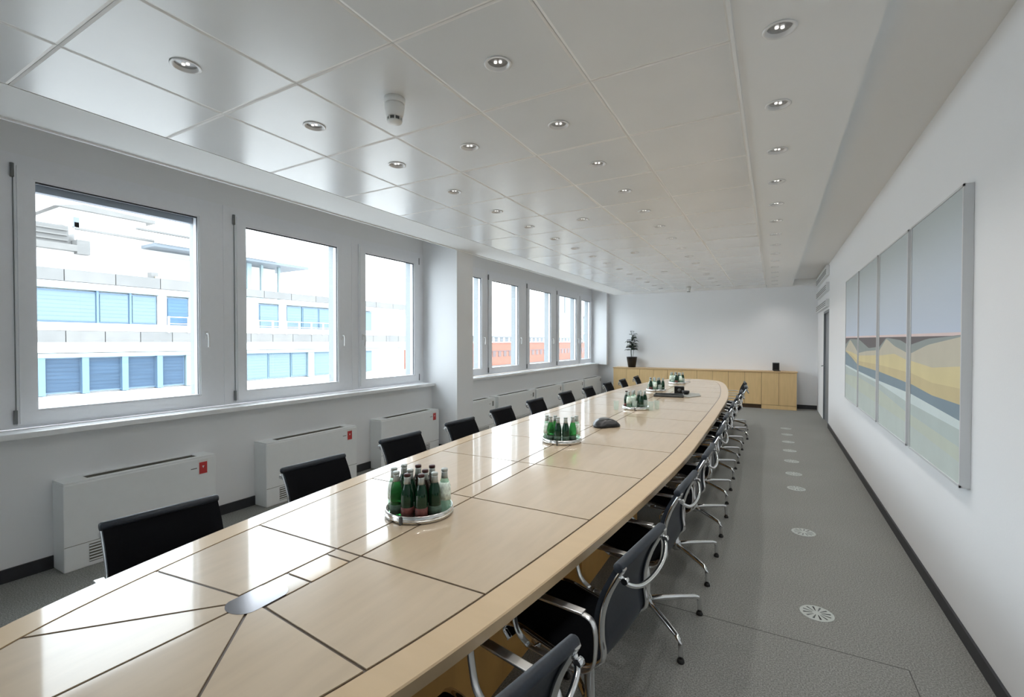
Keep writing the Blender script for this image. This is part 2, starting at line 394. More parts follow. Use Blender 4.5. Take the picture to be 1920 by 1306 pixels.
# ------------------------------------------------------------------ windows
def window(n, y0, y1, hand, gl, label, far=False):
    """y0..y1 outer frame; gl = glass y-range; hand = which side the handle is on"""
    t = empty('window_%d' % n, (XW, y0, .94), kind='structure', label=label)
    L = lambda y: y - y0
    zb, zt = .0, 1.82     # local: .94 .. 2.76
    g0, g1 = L(gl[0]), L(gl[1]); gz0, gz1 = 1.05 - .94, 2.61 - .94
    W = y1 - y0
    s0, s1 = g0 - .09, g1 + .09; sz0, sz1 = gz0 - .085, gz1 + .08
    k = MB()          # fixed frame round the sash
    def ringbox(k, a0, a1, c0, c1, b0, b1, d0, d1, x0, x1, m):
        k.box((x0, a0, c0), (x1, b0, c1), m); k.box((x0, b1, c0), (x1, a1, c1), m)
        k.box((x0, b0, c0), (x1, b1, d0), m); k.box((x0, b0, d1), (x1, b1, c1), m)
    ringbox(k, 0, W, zb, zt, s0 + .03, s1 - .03, sz0 + .03, sz1 - .03, -.07, .0, M['frame'])
    k.box((-.001, 0, zb), (.004, .02, zt), M['frame'])
    k.build('fixed_frame', t)
    k = MB()
    ringbox(k, s0, s1, sz0, sz1, g0 + .012, g1 - .012, gz0 + .012, gz1 - .012, .0, .018, M['frame'])
    ringbox(k, s0 + .012, s1 - .012, sz0 + .012, sz1 - .012, g0, g1, gz0, gz1, .018, .026, M['frame'])
    ringbox(k, s0 + .03, s1 - .03, sz0 + .03, sz1 - .03, g0 + .012, g1 - .012, gz0 + .012, gz1 - .012, -.05, .0, M['frame'])
    k.build('sash', t)
    k = MB(); ringbox(k, g0 - .0, g1, gz0, gz1, g0 + .014, g1 - .014, gz0 + .010, gz1 - .022, -.005, .012, M['gasket']); k.build('gasket', t)
    boxo('pane', (-.022, g0 + .005, gz0 + .005), (-.016, g1 - .005, gz1 - .005), M['pane'], t)
    k = MB()
    ringbox(k, g0 - .05, g1 + .05, gz0 - .05, gz1 + .05, g0 + .004, g1 + .01, gz0 + .0, gz1 + .02, -.16, -.07, M['reveal']); k.build('outer_reveal', t)
    if n == 1: boxo('blind_box', (-.15, g0, gz1 - .055), (-.09, g1, gz1 + .01), M['convdark2'], t)
    hy_ = s1 + .0 - .045 if hand > 0 else s0 + .045
    k = MB(); k.bbox((.026, hy_ - .014, .60), (.036, hy_ + .014, .67), M['handle'], .003)
    k.tube([(.034, hy_, .648), (.062, hy_, .648)], .009, M['handle'], 8)
    k.tube(spline([(.062, hy_, .652), (.064, hy_ + .004, .62), (.062, hy_ + .006, .57), (.058, hy_ + .006, .53)], 4), .0085, M['handle'], 8)
    k.build('handle', t)
    hs = s0 if hand > 0 else s1
    for z in (sz0 + .01, sz1 - .09):
        k = MB(); k.tube([(.012, hs - .006 * hand, z), (.012, hs - .006 * hand, z + .09)], .011, M['hinge'], 8); k.build('hinge', t)
    boxo('hinge_gap', (.0, hs - .004, sz0 + .1), (.003, hs + .002, sz1 - .09), M['hinge'], t)
    return t
wl = [(1, .05, 2.42, 1, (1.17, 2.21), 'wide window nearest the camera, blind box at its head'),
      (2, 2.42, 3.90, 1, (2.61, 3.69), 'window between the wide near one and the narrower one by the pillar'),
      (3, 3.90, 5.19, -1, (4.09, 4.99), 'narrower window right before the white pillar'),
      (4, 5.58, 6.93, 1, (5.70, 6.70), 'window just beyond the pillar, mostly hidden by it'),
      (5, 6.93, 8.36, 1, (7.02, 8.02), 'first fully visible window beyond the pillar'),
      (6, 8.36, 9.85, 1, (8.48, 9.55), 'middle window of the far group'),
      (7, 9.85, 11.22, 1, (9.98, 11.10), 'window of the far group with the pale tower behind'),
      (8, 11.22, 12.25, -1, (11.42, 12.12), 'narrow farthest window by the end wall')]
for a in wl: window(*a)
window(9, Y0, -.32, 1, (-2.4, -.6), 'window behind the camera')
tag(structure(boxo('trim_1', (XW, .05, .90), (-4.15, 5.19, .94), M['sill'], bev=.006)), 'white stone window sill before the pillar')
k = MB(); k.box((-4.15 - .02, .06, .86), (-4.165, 5.18, .90), M['sill']); 
tag(structure(boxo('trim_2', (XW, 5.58, .90), (-4.17, 12.25, .935), M['sill'], bev=.006)), 'white stone window sill beyond the pillar')
structure(boxo('trim_3', (XW, Y0, .90), (-4.15, -.32, .94), M['sill'], bev=.006))

# ------------------------------------------------------------------ convectors
def convector(y0, y1, label, red=True):
    t = empty('convector', (XL, y0, 0), label=label, cat='heater', group='white convectors under the windows')
    W = y1 - y0; D = .185; H = .59
    k = MB(); k.bbox((.001, 0, .0), (D, W, H - .012), M['conv'], .008)
    k.build('casing', t)
    k = MB()   # top plate with long slot
    k.box((.001, .003, H - .012), (D - .004, .14, H), M['conv']); k.box((.001, W - .12, H - .012), (D - .004, W - .003, H), M['conv'])
    k.box((.001, .14, H - .012), (.045, W - .12, H), M['conv']); k.box((D - .05, .14, H - .012), (D - .004, W - .12, H), M['conv']); k.build('top_plate', t)
    k = MB(); k.box((.045, .14, H - .011), (D - .05, W - .12, H - .006), M['convdark'])
    for i in range(4): k.box((.055 + i * .02, .14, H - .010), (.061 + i * .02, W - .12, H - .002), M['convdark'])
    k.build('grille', t)
    k = MB(); k.box((D - .001, .13, .03), (D + .002, W - .2, .15), M['convdark'])
    for i in range(6): k.box((D, .13, .035 + i * .02), (D + .006, W - .2, .043 + i * .02), M['conv'])
    k.build('air_intake', t)
    k = MB(); k.box((D, .002, .165), (D + .001, W - .002, .168), M['convdark']); k.build('panel_joint', t)
    k = MB()
    if red:
        k.box((D, W - .135, .445), (D + .002, W - .065, .565), M['white']); k.box((D + .002, W - .130, .452), (D + .003, W - .070, .545), M['red'])
        k.add([(D + .0035, W - .108, .515), (D + .0035, W - .092, .515), (D + .0035, W - .100, .495)], [(0, 1, 2)], M['white'])
    else: k.box((D, W - .10, .46), (D + .002, W - .055, .54), M['hinge'])
    tag(k.build('sticker', t), 'small red sticker' if red else 'small grey sticker')
    k = MB(); k.box((D, W - .19, .500), (D + .001, W - .145, .506), M['convdark']); k.build('badge', t)
    return t
convector(1.205, 2.16, 'white convector heater nearest the camera, red sticker on top corner')
convector(2.60, 3.66, 'white convector under the second window, red sticker on its corner')
convector(4.03, 5.12, 'white convector against the pillar with a small red sticker')
convector(5.62, 6.62, 'white convector just past the pillar, half hidden by it', False)
convector(6.72, 8.10, 'long white convector, second past the pillar', False)
convector(8.18, 9.42, 'white convector, third past the pillar', False)
convector(9.52, 10.75, 'white convector, fourth past the pillar', False)
convector(10.85, 12.1, 'white convector farthest away by the end wall', False)

# ------------------------------------------------------------------ door and wall vents (right wall, far end)
t = empty('door_1', (XR, 9.95, 0), kind='structure', label='grey door at the far end of the right wall')
boxo('door_frame', (.0, .0, 2.06), (.12, 1.03, 2.10), M['doorgrey'], t)
boxo('door_frame', (.0, .0, 0), (.12, .04, 2.06), M['doorgrey'], t); boxo('door_frame', (.0, .99, 0), (.12, 1.03, 2.06), M['doorgrey'], t)
boxo('door_leaf', (.03, .04, .005), (.075, .99, 2.06), M['doorgrey'], t)
k = MB(); k.bbox((.018, .90, .93), (.03, .94, 1.13), M['chrome'], .002); k.tube(spline([(.03, .92, 1.05), (-.03, .92, 1.05), (-.04, .90, 1.05), (-.04, .80, 1.05)], 4), .01, M['chrome'], 8); k.build('door_handle', t)
boxo('door_reveal', (.10, .04, 0), (.12, .99, 2.06), M['doorgrey'], t)
for i, (z0, z1) in enumerate(((2.70, 2.88), (2.42, 2.58), (2.14, 2.28))):
    t = empty('wall_vent', (XR, 9.96, z0), label='white slotted air vent above the grey door, %s' % ('topmost under the ceiling', 'middle of the three', 'lowest of the three')[i], cat='vent', group='air vents above the grey door')
    k = MB(); k.bbox((-.05, 0, 0), (0, 2.2, z1 - z0), M['doorwhite'], .004); k.build('housing', t)
    k = MB()
    for j in range(3): k.box((-.053, .06, .03 + j * .035), (-.049, 2.14, .045 + j * .035), M['darkgrey'])
    k.build('slot', t)

# ------------------------------------------------------------------ paintings: one landscape over four panels
def bands(u):   # u: 0 = far left edge, 4 = right edge; fractions of height from bottom, bottom to top
    H = lambda pts: next((p0[1] + (p1[1] - p0[1]) * (u - p0[0]) / (p1[0] - p0[0]) for p0, p1 in zip(pts, pts[1:]) if p0[0] <= u <= p1[0] + 1e-9), pts[-1][1])
    hor = .515 - .003 * u
    b = [H([(0, .13), (1, .12), (2, .11), (3, .10), (4, .075)]),          # pale green foreground top
         H([(0, .20), (1, .22), (2, .20), (3, .15), (4, .125)]),          # yellowish pale strip
         H([(0, .27), (1, .25), (2, .235), (3, .20), (4, .185)]),         # pale blue green
         H([(0, .285), (1, .265), (2, .25), (3, .245), (4, .215)]),       # light line
         H([(0, .40), (.5, .36), (1, .31), (2, .305), (3, .29), (3.5, .27), (4, .27)]),   # slate blue
         H([(0, .40), (.5, .38), (1, .34), (2, .345), (3, .34), (3.5, .32), (4, .325)]),  # ochre
         H([(0, .405), (.5, .40), (1, .38), (2, .40), (2.6, .42), (3, .395), (3.5, .38), (4, .40)]),  # yellow
         H([(0, .42), (.4, .50), (.8, .44), (1, .40), (1.5, .42), (2, .43), (2.3, .50), (2.6, .46), (3, .43), (3.4, .47), (4, .50)]),  # sand dune
         H([(0, .46), (.4, .505), (1, .50), (1.6, .44), (2, .45), (2.3, .505), (2.8, .49), (3, .47), (3.4, .495), (4, .505)]),  # grey slope
         hor, hor + .012]
    for i in range(1, len(b)): b[i] = max(b[i], b[i - 1] + .001)
    return b
pc = [srgb(196, 205, 200), srgb(198, 205, 192), srgb(188, 200, 197), srgb(214, 226, 226), srgb(132, 150, 162), srgb(208, 192, 148), srgb(220, 206, 158), srgb(202, 196, 178), srgb(150, 158, 156), srgb(104, 98, 100), srgb(228, 208, 208)]
PM = [mat('paint_%s' % n, c, .6, noise=.04, nscale=4) for n, c in zip(('foreground', 'strip', 'blue_green', 'light_line', 'slate', 'ochre', 'yellow', 'sand', 'grey_slope', 'dark_ridge', 'pink_line'), pc)]
sky = mat('paint_sky', srgb(186, 196, 202), .6)
nt = sky.node_tree; tc = nt.nodes.new('ShaderNodeTexCoord'); sx = nt.nodes.new('ShaderNodeSeparateXYZ'); cr = nt.nodes.new('ShaderNodeValToRGB')
nt.links.new(tc.outputs['Generated'], sx.inputs[0]); nt.links.new(sx.outputs['Z'], cr.inputs[0]); nt.links.new(cr.outputs[0], nt.nodes['Principled BSDF'].inputs['Base Color'])
cr.color_ramp.elements[0].position = .5; cr.color_ramp.elements[0].color = srgb(198, 210, 228); cr.color_ramp.elements[1].position = .95; cr.color_ramp.elements[1].color = srgb(188, 196, 198)
M['canvas'] = mat('picture_edge', (.62, .63, .64, 1), .4)
pr = [(6.40, 7.42), (5.31, 6.35), (4.20, 5.215), (3.11, 4.115)]
pl = ['leftmost and farthest of four landscape paintings', 'second of four landscape paintings from the far end', 'third of four landscape paintings from the far end, ochre dune', 'rightmost and nearest of four landscape paintings, yellow dune']
for i, (y0, y1) in enumerate(pr):
    t = empty('painting', (XR, y1, .79), label=pl[i], cat='painting', group='four panel landscape painting on the right wall')
    W = y1 - y0; H = 1.51
    k = MB()
    k.box((-.035, -W, 0), (-.001, 0, H), M['canvas'])
    for a, b in (((-.042, -W, 0), (-.035, -W + .012, H)), ((-.042, -.012, 0), (-.035, 0, H)), ((-.042, -W, 0), (-.035, 0, .012)), ((-.042, -W, H - .012), (-.035, 0, H))): k.box(a, b, M['canvas'])
    k.build('frame', t)
    k = MB(); n = 14
    for s in range(n):
        ua, ub = i + s / n, i + (s + 1) / n
        ya, yb = -.010 - (W - .02) * s / n, -.010 - (W - .02) * (s + 1) / n
        A, B = [0] + bands(ua) + [1], [0] + bands(ub) + [1]
        for q in range(len(A) - 1):
            mm = PM[q] if q < len(PM) else sky
            z = lambda v: .010 + v * (H - .02)
            k.add([(-.037, ya, z(A[q])), (-.037, yb, z(B[q])), (-.037, yb, z(B[q + 1])), (-.037, ya, z(A[q + 1]))], [(0, 1, 2, 3)], mm)
    tag(k.build('canvas', t, fix=False), 'painted pale sky over dunes and slate coloured bands')

# ------------------------------------------------------------------ sideboard on the far wall
sx0, sx1, sy = -3.675, .455, 12.0
nd = 12; dw = (sx1 - sx0) / nd
for u in range(6):
    lastu = u == 5
    lab = ['leftmost sideboard cabinet below the potted plant', 'second sideboard cabinet from the left', 'third sideboard cabinet from the left', 'fourth sideboard cabinet from the left, behind the table end', 'sideboard cabinet left of the one that reaches the floor', 'rightmost sideboard cabinet, plinth flush to the floor'][u]
    x = sx0 + 2 * dw * u
    t = empty('sideboard_cabinet', (x, sy, 0), label='beech ' + lab, cat='cabinet', group='sideboard cabinets along the far wall')
    boxo('body', (.002, .02, .09), (2 * dw - .002, .395, .825), M['cabbody'], t)
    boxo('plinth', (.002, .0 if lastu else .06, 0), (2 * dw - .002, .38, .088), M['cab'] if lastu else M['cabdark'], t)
    for d in range(2):
        boxo('door', (d * dw + .003, 0, .095), ((d + 1) * dw - .003, .019, .822), M['cab'], t, bev=.0015)
    boxo('shadow_gap', (dw - .003, .015, .095), (dw + .003, .0195, .822), M['cabdark'], t)
k = MB(); k.bbox((sx0 - .01, sy - .012, .826), (sx1 + .012, 12.398, .85), M['cabtop'], .002)
tag(k.build('worktop'), 'long beech worktop across the sideboard cabinets', 'worktop')

# ------------------------------------------------------------------ conference table
TA = .0108
T = empty('conference_table', (-1.38, 5.2, 0), TA, label='long boat shaped maple conference table with dark inlay lines', cat='table')
HWP = [(0, .872), (1.5, .862), (2.2, .838), (3.1, .775), (3.9, .69), (4.4, .61), (4.75, .52), (4.95, .42), (5.08, .28), (5.14, .13), (5.16, 0)]
def outline(off=0):
    pts = []
    P = [Vector((d, h)) for d, h in HWP]
    sp = [(p.x, p.y) for p in spline([(d, h, 0) for d, h in HWP], 4)]
    # quarter -> right side near to far
    right = [(h, -d) for d, h in sp[::-1]] + [(h, d) for d, h in sp[1:]]
    left = [(-x, y) for x, y in right[::-1][1:-1]]
    pts = right + left
    if off:
        n = len(pts); out = []
        for i in range(n):
            a = Vector(pts[i - 1]); b = Vector(pts[i]); c = Vector(pts[(i + 1) % n])
            n1 = Vector(((b - a).y, -(b - a).x)).normalized(); n2 = Vector(((c - b).y, -(c - b).x)).normalized()
            nn = (n1 + n2).normalized(); out.append(tuple(b - nn * off))
        pts = out
    return pts
def clip(poly, nx, ny, d):
    """keep the side where nx*x+ny*y >= d"""
    out = []
    for i in range(len(poly)):
        a, b = poly[i], poly[(i + 1) % len(poly)]
        da, db = nx * a[0] + ny * a[1] - d, nx * b[0] + ny * b[1] - d
        if da >= 0: out.append(a)
        if (da >= 0) != (db >= 0):
            t_ = da / (da - db); out.append((a[0] + (b[0] - a[0]) * t_, a[1] + (b[1] - a[1]) * t_))
    return out
G = .0046; INS = .105
inner = outline(INS + .0085)
k = MB(); k.prism(outline(.006), .704, .7366, M['inlay']); k.build('core_board', T)
k = MB()
o1, o2 = outline(0), outline(INS); n = len(o1); b = len(k.v)
oc = outline(.004)
k.v += [(x, y, .703) for x, y in o1] + [(x, y, .736) for x, y in o1] + [(x, y, .740) for x, y in oc] + [(x, y, .740) for x, y in o2] + [(x, y, .703) for x, y in o2]
for i in range(n):
    j = (i + 1) % n
    for a_ in range(4): k.face([b + a_ * n + i, b + a_ * n + j, b + (a_ + 1) * n + j, b + (a_ + 1) * n + i], M['veneer2'])
tag(k.build('edge_border', T), 'paler maple border')
CX = -.03; SW = .062
def panel(cons, name='tabletop_panel', m='veneer', z=.740):
    p = inner
    for nx, ny, d in cons:
        l = math.hypot(nx, ny); p = clip(p, nx / l, ny / l, d / l + G)
        if len(p) < 3: return
    # drop duplicates
    q = [p[0]]
    for v in p[1:]:
        if (v[0] - q[-1][0]) ** 2 + (v[1] - q[-1][1]) ** 2 > 1e-8: q.append(v)
    k = MB(); k.prism(q, .7367, z, M[m]); return k.build(name, T)
ys = [-4.0 + .727 * i for i in range(12)]
for a, b_ in zip(ys, ys[1:]):
    panel([(0, 1, a), (0, -1, -b_), (1, 0, CX + SW)]); panel([(0, 1, a), (0, -1, -b_), (-1, 0, -(CX - SW))])
    panel([(0, 1, a), (0, -1, -b_), (1, 0, CX - SW), (-1, 0, -(CX + SW))], 'centre_strip')
for sgn in (-1, 1):
    yc = sgn * 4.365                       # cable port centre
    def ray(ang):                          # half plane on the left of the ray
        dx, dy = math.cos(ang), math.sin(ang); return (-dy, dx, -dy * CX + dx * yc)
    neg = lambda c: (-c[0], -c[1], -c[2])
    A = [R(a) for a in (-6, -48, -92, -132, -174)]
    if sgn > 0: A = [-a for a in A]
    r = [ray(a) for a in A]
    if sgn < 0:
        panel([r[0], (0, -1, 4.0), (1, 0, CX + SW)])
        for i in range(4): panel([neg(r[i]), r[i + 1]])
        panel([neg(r[4]), (0, -1, 4.0), (-1, 0, -(CX - SW))])
        # strip between port and first cross seam, with a hatch inlay
        panel([(0, 1, -4.30), (0, -1, 4.21), (1, 0, CX - SW), (-1, 0, -(CX + SW))], 'centre_strip')
        panel([(0, 1, -4.21), (0, -1, 4.05), (1, 0, CX - SW), (-1, 0, -(CX + SW))], 'hatch_lid', 'veneer2')
        panel([(0, 1, -4.05), (0, -1, 4.0), (1, 0, CX - SW), (-1, 0, -(CX + SW))], 'centre_strip')
    else:
        panel([neg(r[0]), (0, 1, 4.0), (1, 0, CX + SW)])
        for i in range(4): panel([r[i], neg(r[i + 1])])
        panel([r[4], (0, 1, 4.0), (-1, 0, -(CX - SW))])
        panel([(0, 1, 4.0), (0, -1, -4.30), (1, 0, CX - SW), (-1, 0, -(CX + SW))], 'centre_strip')
    k = MB(); pts = []
    for i in range(24):
        a = 2 * math.pi * i / 24; pts.append((CX + .058 * math.cos(a), yc + .045 * math.sin(a) + (.055 if math.sin(a) > 0 else -.03)))
    k.prism(pts, .7367, .7408, M['capdark']); tag(k.build('cable_port', T), 'dark oval metal cable port')
# plinths under the top
for i, yc in enumerate((-3.75, -1.9, 0, 1.9, 3.75)):
    w = .36 if abs(yc) < 3 else .30
    k = MB(); k.bbox((-w, yc - .68, 0), (w, yc + .68, .69), M['wood'], .004); k.build('plinth', T)
    boxo('plinth_rail', (-w - .05, yc - .72, .64), (w + .05, yc + .72, .703), M['wood'], T)

# ------------------------------------------------------------------ chairs
PROF = [(.235, .395), (.262, .425), (.245, .452), (.19, .458), (.10, .440), (.0, .422), (-.07, .418), (-.115, .440), (-.132, .485), (-.125, .545), (-.128, .62), (-.152, .70), (-.192, .778), (-.201, .796)]
def make_chair():
    t = empty('conference_chair')
    pr_ = spline([(0, y, z) for y, z in PROF], 4)
    hw = .194
    # sling seat: sheet with thickness, seat and back separate
    nx = 6
    split = min(range(len(pr_)), key=lambda i: (pr_[i].y + .115) ** 2 + (pr_[i].z - .44) ** 2)
    def sheet(seg, off0, off1, mf, mb, name, hw=hw):
        k = MB(); L = []
        for i, p in enumerate(seg):
            tg = (seg[min(i + 1, len(seg) - 1)] - seg[max(i - 1, 0)]).normalized(); nn = Vector((0, tg.z, -tg.y))
            for off in (off0, off1):
                for j in range(nx + 1):
                    x = -hw + 2 * hw * j / nx; sag = -.006 * (1 - (2 * j / nx - 1) ** 2)
                    q = p + nn * (off + sag); L.append((x, q.y, q.z))
        k.v = L; W = nx + 1
        for i in range(len(seg) - 1):
            for j in range(nx):
                a = i * 2 * W + j; c = (i + 1) * 2 * W + j
                k.face([a, a + 1, c + 1, c], mf, True); a += W; c += W; k.face([a, c, c + 1, a + 1], mb, True)
            for j in (0, nx):
                a = i * 2 * W + j; c = (i + 1) * 2 * W + j; k.face([a, c, c + W, a + W], mb)
        for i in (0, len(seg) - 1):
            for j in range(nx): a = i * 2 * W + j; k.face([a, a + 1, a + 1 + W, a + W], mb)
        return k.build(name, t, fix=False)
    sheet(pr_[:split + 1], .006, -.006, M['mesh'], M['mesh'], 'seat')
    tag(sheet(pr_[split:], .006, -.008, M['mesh'], M['slate'], 'backrest', hw + .012), 'slate coloured fabric back, black inside')
    k = MB(); k.lathe([(.001, -hw - .018), (.014, -hw - .018), (.0175, -hw - .012), (.0175, hw + .012), (.014, hw + .018), (.001, hw + .018)], M['slate'], 16, (0, -.205, .794), axis='x'); tag(k.build('top_roll', t), 'padded slate roll')
    for s in (-1, 1):
        k = MB(); x = s * (hw + .002)
        k.tube([(x, p.y - (.018 if i >= split + 3 else .018 * max(0, i - split) / 3), p.z) for i, p in enumerate(pr_)], .010, M['chrome'], 8, flat=1.5, up=(1, 0, 0))
        k.tube([(x - .008 * s, -.225, .756), (x + .012 * s, -.225, .756)], .011, M['chrome'], 10)
        k.build('side_rail', t)
        k = MB(); xa = s * .240
        loop = spline([(xa, .12, .438), (xa, .0, .430), (xa, -.09, .434), (xa, -.132, .462), (xa, -.143, .53), (xa, -.138, .595), (xa, -.112, .622), (xa, -.03, .628), (xa, .08, .628), (xa, .165, .622), (xa, .192, .59), (xa, .185, .53), (xa, .165, .470), (xa, .12, .438)], 4)
        k.tube(loop, .0045, M['satin'], 8, flat=3.2, up=(1, 0, 0))
        for f_ in (-.06, .10): k.tube([(s * hw, f_, .425), (xa, f_, .436)], .008, M['chrome'], 8)
        k.bbox((xa - .017, -.10, .626), (xa + .017, .155, .635), M['satin'], .003)
        k.build('armrest', t)
    k = MB(); bow = spline([(-hw - .008, -.208, .768), (-.185, -.228, .740), (-.11, -.244, .710), (0, -.248, .700), (.11, -.244, .710), (.185, -.228, .740), (hw + .008, -.208, .768)], 4)
    k.tube(bow, .0085, M['chrome'], 8); k.build('back_bow', t)
    k = MB()
    for f_, z_ in ((.12, .418), (-.06, .40)):
        k.tube(spline([(-hw - .01, f_, z_ + .012), (-.12, f_, z_ - .025), (0, f_ * .6, z_ - .04), (.12, f_, z_ - .025), (hw + .01, f_, z_ + .012)], 4), .012, M['chrome'], 8)
    k.tube([(0, .09, .37), (0, -.05, .365)], .022, M['chrome'], 8)
    k.build('seat_spreader', t)
    k = MB(); k.lathe([(.001, .095), (.026, .095), (.03, .11), (.028, .15), (.02, .165), (.02, .36), (.03, .37), (.001, .372)], M['chrome'], 16); k.build('column', t)
    for i in range(4):
        a = R(45 + 90 * i); dx, dy = math.cos(a), math.sin(a)
        leg = empty('leg'); COL.objects.unlink(leg); bpy.data.objects.remove(leg)
        k = MB(); pts = [(r_ * dx, r_ * dy, z_) for r_, z_ in ((.015, .128), (.10, .125), (.20, .117), (.29, .108), (.312, .100), (.321, .082), (.323, .05), (.324, .018))]
        k.tube(pts, [.016, .0155, .014, .0125, .0125, .0125, .012, .0115], M['chrome'], 10); lg = k.build('leg', t)
        k = MB(); k.lathe([(.001, 0), (.017, 0), (.018, .008), (.013, .02), (.001, .021)], M['glide'], 12, (.324 * dx, .324 * dy, 0)); tag(k.build('glide', lg), 'black rubber glide')
    return t
chair = make_chair(); used = False
def place(x, y, rz, label, group):
    global used
    o = copy_tree(chair) if used else chair; used = True
    o.location = (x, y, 0); o.rotation_euler = (0, 0, rz); tag(o, label, 'chair', group)
    for c in o.children: pass
    return o
# aisle side: local +Y (forward) must point to -X  -> rz = +90 deg
ry = [(-.66, .89, 12), (-.607, 1.69, 7), (-.59, 2.54, 3), (-.575, 3.34, 1), (-.575, 4.17, 0), (-.60, 5.0, 0), (-.61, 5.90, -1), (-.61, 6.66, -2), (-.61, 7.48, -2), (-.59, 8.30, -4), (-.635, 9.13, -6)]
for i, (x, y, a) in enumerate(ry):
    where = 'nearest the camera' if i == 0 else ('at the far end' if i == 10 else '%s from the camera' % ORD[i])
    place(x, y, R(90 + a * -1), 'black chrome-framed chair on the aisle side of the table, %s' % where, 'chairs on the aisle side of the table')
lyp = [(-2.27, .98, -6), (-2.39, 1.84, -3), (-2.46, 2.66, -2), (-2.48, 3.46, -1), (-2.55, 4.31, 0), (-2.57, 5.17, 0), (-2.57, 6.13, 0), (-2.54, 6.97, 1), (-2.53, 7.93, 2), (-2.49, 8.72, 3), (-2.46, 9.62, 4)]
for i, (x, y, a) in enumerate(lyp):
    where = 'nearest the camera' if i == 0 else ('at the far end' if i == 10 else '%s from the camera' % ORD[i])
    place(x + .201, y, R(-90 - a * -1), 'black-backed chair on the window side of the table, %s' % where, 'chairs on the window side of the table')

# ------------------------------------------------------------------ trays, bottles and glasses
def bottle(gm, lm, cm, name='water_bottle'):
    t = empty(name)
    k = MB(); k.lathe([(.001, .002), (.023, .0), (.027, .005), (.0275, .07), (.028, .09), (.0265, .115), (.021, .14), (.0145, .16), (.0125, .178), (.0135, .182), (.0135, .19), (.012, .196), (.001, .197)], M[gm], 20); k.build('glass_body', t)
    k = MB(); k.lathe([(.0280, .018), (.0281, .058)] if lm != 'lblwhite' else [(.0280, .062), (.0285, .09), (.0270, .115), (.0217, .14)], M[lm], 20)
    k.build('label', t, fix=False)
    k = MB(); k.lathe([(.0142, .188), (.0150, .191), (.0146, .198), (.013, .200), (.001, .2005)], M[cm], 16); k.build('cap', t)
    k = MB(); k.lathe([(.0158, .157), (.0142, .170), (.0138, .179), (.0141, .187)], M['capsil'], 16); k.build('neck_foil', t, fix=False)
    return t
def tumbler():
    t = empty('drinking_glass'); k = MB()
    k.lathe([(.001, .0), (.026, .0), (.031, .10), (.0295, .10), (.025, .008), (.001, .008)], M['clear'], 20); k.build('bowl', t); return t
protos = {'green': bottle('greenglass', 'lblgreen', 'capsil'), 'dark': bottle('darkgreen', 'lblred', 'capred'), 'darkg': bottle('darkgreen', 'lblgreen', 'capsil'), 'cola': bottle('brown', 'lblgreen', 'capred'), 'pale': bottle('paleglass', 'lblwhite', 'capsil'), 'glass': tumbler()}
usedp = set()
def put(kind, x, y, z, label, cat, group):
    p = protos[kind]; o = copy_tree(p) if kind in usedp else p; usedp.add(kind)
    o.location = (x, y, z); o.rotation_euler.z = random.uniform(0, 6); tag(o, label, cat, group)
def tray(x, y, label, r=.152):
    t = empty('serving_tray', (x, y, .7402), label=label, cat='tray', group='round steel trays on the table')
    k = MB(); k.lathe([(.001, .0), (r - .006, .0), (r - .002, .002), (r, .008), (r, .034), (r - .004, .036), (r - .005, .033), (r - .006, .006), (.001, .004)], M['silver'], 48); k.build('pan', t)
    k = MB(); k.lathe([(r + .0005, .010), (r + .003, .013), (r + .0005, .016)], M['silver'], 48); k.build('rim_bead', t, fix=False)
    for a in (-80, 170):
        k = MB(); a = R(a); k.bbox((-.004, -.002, .0), (.004, .010, .034), M['darkgrey'], .001); o = k.build('clip', t); o.location = (r * math.cos(a), r * math.sin(a), 0); o.rotation_euler.z = a - math.pi / 2
kn = {'green': 'bright green water bottle', 'dark': 'dark green bottle with red label', 'darkg': 'dark green bottle with grey label', 'cola': 'brown cola bottle', 'pale': 'pale clear-green bottle with white lettering label', 'glass': 'clear drinking glass'}
vw = {0: (-1.405, 1.640), 1: (-1.44, 3.36), 2: (-1.39, 5.42), 3: (-1.62, 7.55), 4: (-1.56, 9.05)}
tl = ['round steel tray nearest the camera full of bottles', 'round steel tray between the nearest tray and the conference phone', 'round tray of glasses and bottles just beyond the conference phone', 'round tray of bottles beside the black equipment tray', 'farthest round tray of bottles near the table end']
for i in range(5): tray(*vw[i], tl[i])
tn = ['the nearest tray', 'the second tray', 'the third tray', 'the fourth tray', 'the farthest tray']
def ring(i, items):
    cx, cy_ = vw[i]; seen = {}
    # screen-right direction and towards-camera direction on the table
    d = Vector((-cx, -cy_)).normalized(); rt = Vector((-d.y, d.x))
    for kind, sx_, sd, pos in items:
        p = Vector((cx, cy_)) + rt * sx_ + d * sd
        nm = kn[kind]; lab = '%s %s on %s' % (nm, pos, tn[i])
        put(kind, p.x, p.y, .7466, lab, 'glass' if kind == 'glass' else 'bottle', ('glasses on ' if kind == 'glass' else 'bottles on ') + tn[i])
ring(0, [('green', -.100, .045, 'front left'), ('dark', -.052, .092, 'front left of centre'), ('dark', .008, .112, 'front centre'), ('darkg', .066, .092, 'front right'), ('pale', .112, .036, 'right edge'),
         ('pale', -.113, -.018, 'back left'), ('darkg', -.040, .022, 'middle left'), ('cola', .026, .040, 'middle'), ('darkg', -.070, -.070, 'rear left'), ('cola', -.005, -.050, 'rear centre'), ('cola', .058, -.030, 'rear right'), ('glass', .114, -.040, 'right rear edge')])
ring(1, [('pale', -.114, .018, 'left edge'), ('green', -.085, .078, 'front left'), ('darkg', -.029, .108, 'front left of centre'), ('darkg', .030, .108, 'front centre'), ('green', .084, .076, 'front right'), ('pale', .114, .018, 'right edge'),
         ('green', -.050, .020, 'middle left'), ('glass', -.01, -.075, 'rear centre'), ('glass', .07, -.06, 'rear right')])
